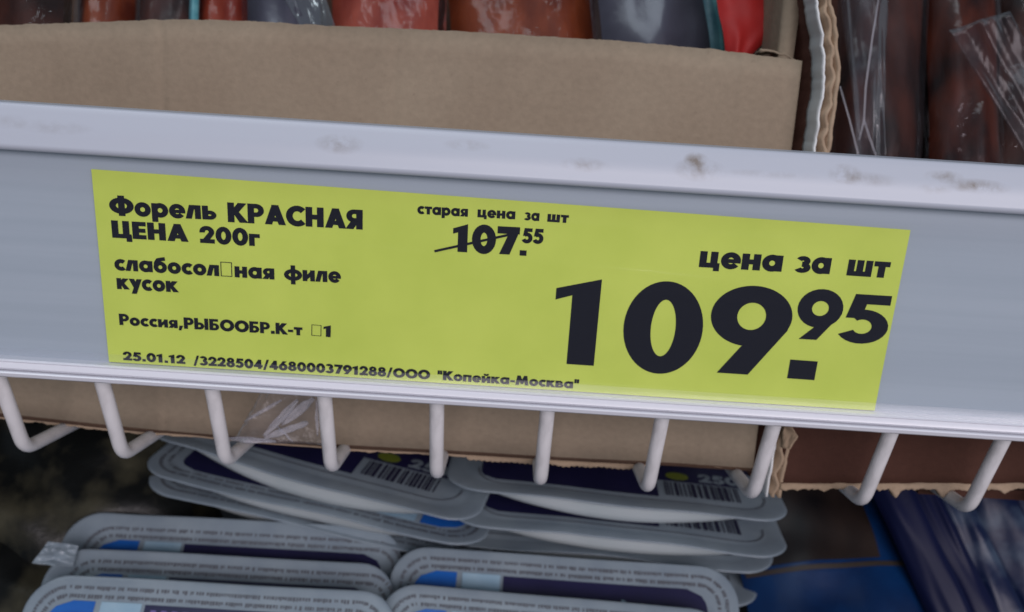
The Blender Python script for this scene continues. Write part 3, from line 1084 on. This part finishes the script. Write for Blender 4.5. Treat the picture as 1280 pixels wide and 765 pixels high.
def rr(w_, d_, r, k=8):
    pts = []
    for (cx, cy, a0) in ((w_ / 2 - r, d_ / 2 - r, 0), (-w_ / 2 + r, d_ / 2 - r, 90), (-w_ / 2 + r, -d_ / 2 + r, 180), (w_ / 2 - r, -d_ / 2 + r, 270)):
        for i in range(k + 1):
            t = math.radians(a0 + 90 * i / k)
            pts.append((cx + r * math.cos(t), cy + r * math.sin(t)))
    out = []
    for (p, q) in zip(pts, pts[1:] + pts[:1]):
        n = max(1, int(math.hypot(q[0] - p[0], q[1] - p[1]) / 3.0))
        out += [(p[0] + (q[0] - p[0]) * i / n, p[1] + (q[1] - p[1]) * i / n) for i in range(n)]
    return out


def rr_point(w_, d_, r, s):
    """point and direction at arclength s on a rounded rectangle, clockwise seen from above from the far left"""
    segs = []
    lw_, ld = w_ - 2 * r, d_ - 2 * r
    q = math.pi * r / 2
    L_ = 2 * (lw_ + ld) + 4 * q
    s = s % L_
    for (kind, ln, args) in (('l', lw_, (-lw_ / 2, d_ / 2, 1, 0)), ('a', q, (lw_ / 2, ld / 2, 90)), ('l', ld, (w_ / 2, ld / 2, 0, -1)), ('a', q, (lw_ / 2, -ld / 2, 0)),
                             ('l', lw_, (lw_ / 2, -d_ / 2, -1, 0)), ('a', q, (-lw_ / 2, -ld / 2, -90)), ('l', ld, (-w_ / 2, -ld / 2, 0, 1)), ('a', q, (-lw_ / 2, ld / 2, 180))):
        if s <= ln:
            if kind == 'l':
                return (args[0] + args[2] * s, args[1] + args[3] * s), (args[2], args[3])
            th = math.radians(args[2] - 90 * s / ln)
            return (args[0] + r * math.cos(th), args[1] + r * math.sin(th)), (math.sin(th), -math.cos(th))
        s -= ln
    return (0, 0), (1, 0)


def per(w_, d_, r):
    return 2 * (w_ - 2 * r + d_ - 2 * r) + 2 * math.pi * r


TRAYS = 'sealed food trays stacked on the lower shelf'


def tray(label, pL, tL, pR, tR, beta, edge='near', flip=False, seed=1, warp=0.8, title=False, sag=0.0, depth=0.85, sx=0.0, sy=0.0):
    A, B = Vector(at(*pL, tL)), Vector(at(*pR, tR))
    xx = (B - A)
    sc = xx.length / TW
    xx.normalize()
    be = math.radians(beta)
    yy = Vector((0, math.sin(be), math.cos(be)))
    yy = (yy - xx * yy.dot(xx)).normalized()
    zz = xx.cross(yy)
    mid = (A + B) / 2 + yy * (TD / 2 * sc * (1 if edge == 'near' else -1))
    # to world
    conv = Matrix((RX, AX, UP)).transposed()
    rot = Matrix((conv @ xx, conv @ yy, conv @ zz)).transposed()
    if flip:
        rot = rot @ Matrix.Rotation(math.pi, 3, 'Z')
    root = thing('food_tray', W(mid), label, 'food tray', TRAYS, rot)
    root.scale = (sc, sc, sc)
    fy = -1 if flip else 1

    def wz(x, y):
        e = max(abs(x) / (TW / 2), abs(y) / (TD / 2))
        return warp * (e ** 3) * (nz(x * 0.035 + seed * 3.1, y * 0.035, seed) * 1.6) + sag * (x / 40) ** 2 - warp * 0.5 * math.cos(x * 0.09 + seed) * (abs(y) / 31) ** 3

    def lay(mb, pts, z, faces):
        mb.add([(x + sx, y + sy, z + wz(x + sx, y + sy)) for x, y in pts], faces)

    def ringed(mb, loops, cap=True):
        k = len(loops[0])
        base = len(mb.v)
        for lp in loops:
            mb.v += [(x, y, z + wz(x, y)) for x, y, z in lp]
        for i in range(len(loops) - 1):
            for j in range(k):
                mb.f.append((base + i * k + j, base + i * k + (j + 1) % k, base + (i + 1) * k + (j + 1) % k, base + (i + 1) * k + j))
        if cap:
            mb.f.append(tuple(range(base + (len(loops) - 1) * k, base + len(loops) * k)))
    out = rr(TW, TD, 9)

    def scaled(ins, z):
        return [(x * (TW - 2 * ins) / TW, y * (TD - 2 * ins) / TD, z) for x, y in out]
    # tub: a shallow dish that swells out under the rim
    m = MB()
    def bulge(ins, k):
        # the dish hangs deepest in the middle and runs out towards the corners
        return [(x, y, -0.3 - (TH * depth) * k * (0.22 + 0.78 * max(0, 1 - (abs(x) / 34) ** 2.4))) for x, y, z in scaled(ins, 0)]
    ringed(m, [scaled(0.4, -0.25), bulge(2.0, 0.02), bulge(3.0, 0.25), bulge(3.8, 0.5), bulge(5.0, 0.75), bulge(7.5, 0.93), bulge(12, 1.0), bulge(20, 1.0)])
    m.f = [q[::-1] for q in m.f]
    m.build('tub', MAT['tub'], root, local=True)
    # lid film with its rim
    m = MB()
    ringed(m, [scaled(0.5, -0.25), scaled(0.05, -0.2), scaled(0.0, 0.0), scaled(0.3, 0.15), scaled(1.0, 0.2), scaled(4.0, 0.2), scaled(4.6, 0.12), scaled(5.2, 0.2), scaled(12, 0.25), scaled(20, 0.3), scaled(26, 0.3)])
    lid = m.build('lid', MAT['rim'], root, local=True)

    def patch(name, x0, x1, y0, y1, mt, z=0.45, r=(0, 0, 0, 0)):
        """rectangle with corner radii (top left, top right, bottom right, bottom left)"""
        m = MB()
        nx, ny = max(2, int((x1 - x0) / 2)), max(2, int((y1 - y0) / 1.5))
        pts = []
        for j in range(ny + 1):
            y = y0 + (y1 - y0) * j / ny
            dy_t, dy_b = y1 - y, y - y0

            def ins(rad, d):
                return rad - math.sqrt(max(0, rad * rad - (rad - d) ** 2)) if d < rad else 0
            l_ = x0 + max(ins(r[0], dy_t), ins(r[3], dy_b))
            r_ = x1 - max(ins(r[1], dy_t), ins(r[2], dy_b))
            pts += [(l_ + (r_ - l_) * i / nx, y) for i in range(nx + 1)]
        fs = [(j * (nx + 1) + i, j * (nx + 1) + i + 1, (j + 1) * (nx + 1) + i + 1, (j + 1) * (nx + 1) + i) for j in range(ny) for i in range(nx)]
        lay(m, pts, z, fs)
        return m.build(name, mt, lid, local=True)
    T, Bm = TD / 2, -TD / 2
    patch('navy_panel', -15.5, 36, -4.0, T - 6.2, MAT['navy'], r=(0, 5, 0, 0))
    patch('navy_panel', -36.5, 9.5, Bm + 8.8, -4.05, MAT['navy'], r=(0, 0, 0, 4))
    patch('navy_panel', 9.6, 32.5, Bm + 18.2, -4.05, MAT['navy'])
    patch('blue_badge', -38.0, -27.3, T - 18, T - 6, MAT['blue'], r=(5.5, 0, 0, 0))
    patch('pale_panel', -25.9, -16.3, T - 18, T - 6, MAT['pale'])
    # oval and weight
    m = MB()
    lay(m, [(15.4 + 3.1 * math.cos(t * .2618), Bm + 21.2 + 2.3 * math.sin(t * .2618)) for t in range(24)], 0.6, [tuple(range(24))])
    m.build('lime_oval', MAT['lime'], lid, local=True)
    m = MB()
    for q in shape_text('250'):
        pts = [(21.3 + x * 4.4, Bm + 19.2 + y * 4.6) for x, y in q]
        lay(m, pts, 0.6, [tuple(range(len(pts)))])
    m.build('weight_print', MAT['pale'] if False else MAT['rim'], lid, local=True)
    # barcode
    rnd = random.Random(seed)
    m = MB()
    x = 11.5
    while x < 31:
        wd = rnd.choice((0.35, 0.35, 0.7, 1.0))
        lay(m, [(x, Bm + 9.8), (x + wd, Bm + 9.8), (x + wd, Bm + 17.4), (x, Bm + 17.4)], 0.5, [(0, 1, 2, 3)])
        x += wd + rnd.choice((0.35, 0.5, 0.8))
    m.build('barcode', MAT['bar'], lid, local=True)
    # fine print round the border: short marks in two rows
    m = MB()
    for ins, hh in ((2.5, 1.0), (4.5, 1.0)):
        w_, d_, r = TW - 2 * ins, TD - 2 * ins, 9 - ins * 0.75
        L_ = per(w_, d_, r)
        s = 0.0
        while s < L_ - 1:
            wd = rnd.uniform(0.28, 0.6)
            h_ = hh * rnd.uniform(0.65, 1.0)
            (px, py), (dx, dy) = rr_point(w_, d_, r, s)
            # keep the near side free: there the border is a plain line
            if py > 2:
                nx_, ny_ = dy, -dx
                lay(m, [(px, py), (px + dx * wd, py + dy * wd), (px + dx * wd + nx_ * h_, py + dy * wd + ny_ * h_), (px + nx_ * h_, py + ny_ * h_)], 0.42, [(3, 2, 1, 0)])
            s += wd + (rnd.uniform(0.15, 0.3) if rnd.random() > 0.16 else rnd.uniform(0.6, 0.9))
    m.build('fine_print', MAT['grey'], lid, local=True)
    m = MB()
    w_, d_, r = TW - 13, TD - 13, 7
    k = 120
    L_ = per(w_, d_, r)
    for i in range(k):
        (x0_, y0_), (dx0, dy0) = rr_point(w_, d_, r, L_ * i / k)
        (x1_, y1_), (dx1, dy1) = rr_point(w_, d_, r, L_ * (i + 1) / k)
        if max(y0_, y1_) < Bm + 16:
            lay(m, [(x0_, y0_), (x1_, y1_), (x1_ + dy1 * .4, y1_ - dx1 * .4), (x0_ + dy0 * .4, y0_ - dx0 * .4)], 0.42, [(3, 2, 1, 0)])
    m.build('border_line', MAT['grey'], lid, local=True)
    if title:
        m = MB()
        if title == 'peak':
            lay(m, [(13.5, T - 14.5), (20.5, T - 14.5), (15.0, T - 10.0), (14.4, T - 10.0)], 0.6, [(0, 1, 2, 3)])
        else:
            for i in range(9):
                x = -13.5 + i * 2.5
                lay(m, [(x, T - 14), (x + 1.3, T - 14), (x + 0.9, T - 7.4), (x - 0.4, T - 7.4)], 0.6, [(0, 1, 2, 3)])
        m.build('title_print', MAT['pale'] if title == 'peak' else MAT['violet'], lid, local=True)
    return root


# back stacks, lying flat
tray('flat tray on top of the right back stack with lime oval and 250', (553, 608), 236, (993, 656), 233, 74, seed=2, warp=0.9, depth=1.05, sx=1.5, sy=-2.2)
tray('second flat tray in the right back stack with its barcode showing', (556, 652), 239, (993, 698), 236, 74, seed=3, warp=0.9, depth=1.0, sx=1.5, sy=-0.8)
tray('third flat tray in the right back stack with half hidden lid', (545, 677), 249, (975, 718), 247, 74, seed=4, warp=0.6)
tray('lowest visible tray of the right back stack over the blue pouch', (535, 722), 256, (954, 762), 254, 74, seed=5, warp=0.6)
tray('steeply tilted tray on top of the left back stack under torn film', (172, 545), 244, (593, 660), 232, 72, seed=6, warp=0.6, depth=1.15)
tray('turned round tray second in the left back stack with blue badge near its corner', (166, 590), 247, (602, 690), 237, 72, flip=True, seed=7, warp=0.7)
tray('plain pale edged tray third in the left back stack', (168, 611), 252, (610, 712), 244, 72, flip=True, seed=8, warp=0.6)
# front rows, leaning back
tray('leaning tray at the rear of the left front row', (90, 638), 250, (506, 661), 250, 32, 'far', seed=9, warp=0.6, sx=3.2, sy=-1.2)
L2 = tray('leaning tray in the middle of the left front row with torn film tab', (66, 683), 236, (497, 706), 236, 32, 'far', seed=10, warp=0.6, sx=3.0, sy=-0.2)
tray('foremost leaning tray on the left with violet title strokes', (43, 716), 222, (500, 741), 222, 32, 'far', seed=11, warp=0.35, title='bars')
tray('leaning tray at the rear of the right front row with pale peak', (493, 681), 242, (920, 711), 242, 32, 'far', seed=12, warp=0.35, title='peak')
tray('foremost leaning tray of the right front row', (480, 727), 229, (908, 764), 229, 32, 'far', seed=13, warp=0.35)
# torn tab at the middle tray's corner
film_sheet('film_tab', None, None, [at(92, 708, 233), at(98, 682, 234), at(60, 676, 231), at(40, 704, 229)], MAT['rim'], 21, 3.0, parent=L2, th=0.3)

# ------------------------------------------------------------------ dark packs at the lower left
G3 = 'dark packs behind the left trays'
pack('dark_pack', 'dark olive glossy pack lying below the left end of the box', 'food pack', G3, at(-60, 640, 262), at(230, 560, 268), 60, 22, MAT['olive'], (0, -1, 0.5), None, None, 31, 1.0)
pack('dark_pack', 'near black glossy pack low at the far left edge', 'food pack', G3, at(-90, 780, 245), at(150, 680, 262), 55, 20, MAT['olive'], (0, -1, 0.6), None, None, 34, 1.0)
pack('dark_pack', 'dark brownish pack right behind the left tray rows', 'food pack', G3, at(60, 720, 284), at(260, 600, 288), 70, 18, MAT['olive'], (0, -1, 0.6), None, None, 37, 1.0)

# ------------------------------------------------------------------ blue pouch and silver packs at the lower right
pack('blue_pouch', 'dark blue pouch with a brownish picture and thin gold arc', 'food pouch', None, at(1085, 860, 248), at(1000, 560, 290), 56, 12, MAT['pouchblue'], (0, -1, 0.7), None, None, 41, 1.0,
     strip=[(0.06, 0.72, 0.47, 0.80, MAT['photo'], 'picture_panel'), (0.02, 0.97, 0.435, 0.455, MAT['gold'], 'gold_band')])
G4 = 'silver packs leaning at the lower right'
for k, (b0, t0_, wd, lab, mt_) in enumerate([((1222, 840), (1095, 570), 11, 'dark navy pack edge right beside the blue pouch', 'deepnavy'),
                                             ((1262, 840), (1128, 570), 9, 'thin navy pack second from the blue pouch', 'deepnavy'),
                                             ((1290, 840), (1160, 570), 11, 'grey silver pack leaning between two navy ones', 'silver'),
                                             ((1335, 840), (1208, 570), 15, 'wide silver pack with a navy band near the bottom right corner', 'silver'),
                                             ((1400, 840), (1268, 570), 17, 'silver pack with pale blotches at the far right corner', 'silver')]):
    pack('silver_pack', lab, 'food pack', G4, at(*b0, 250 + 3 * k), at(*t0_, 270 + 4 * k), wd, 6, MAT[mt_], (-0.35, -0.9, 0.35), None, None, 51 + k, 1.0,
         strip=[(0.03, 0.2, 0.05, 0.95, MAT['deepnavy'], 'navy_band')] if mt_ == 'silver' else None)
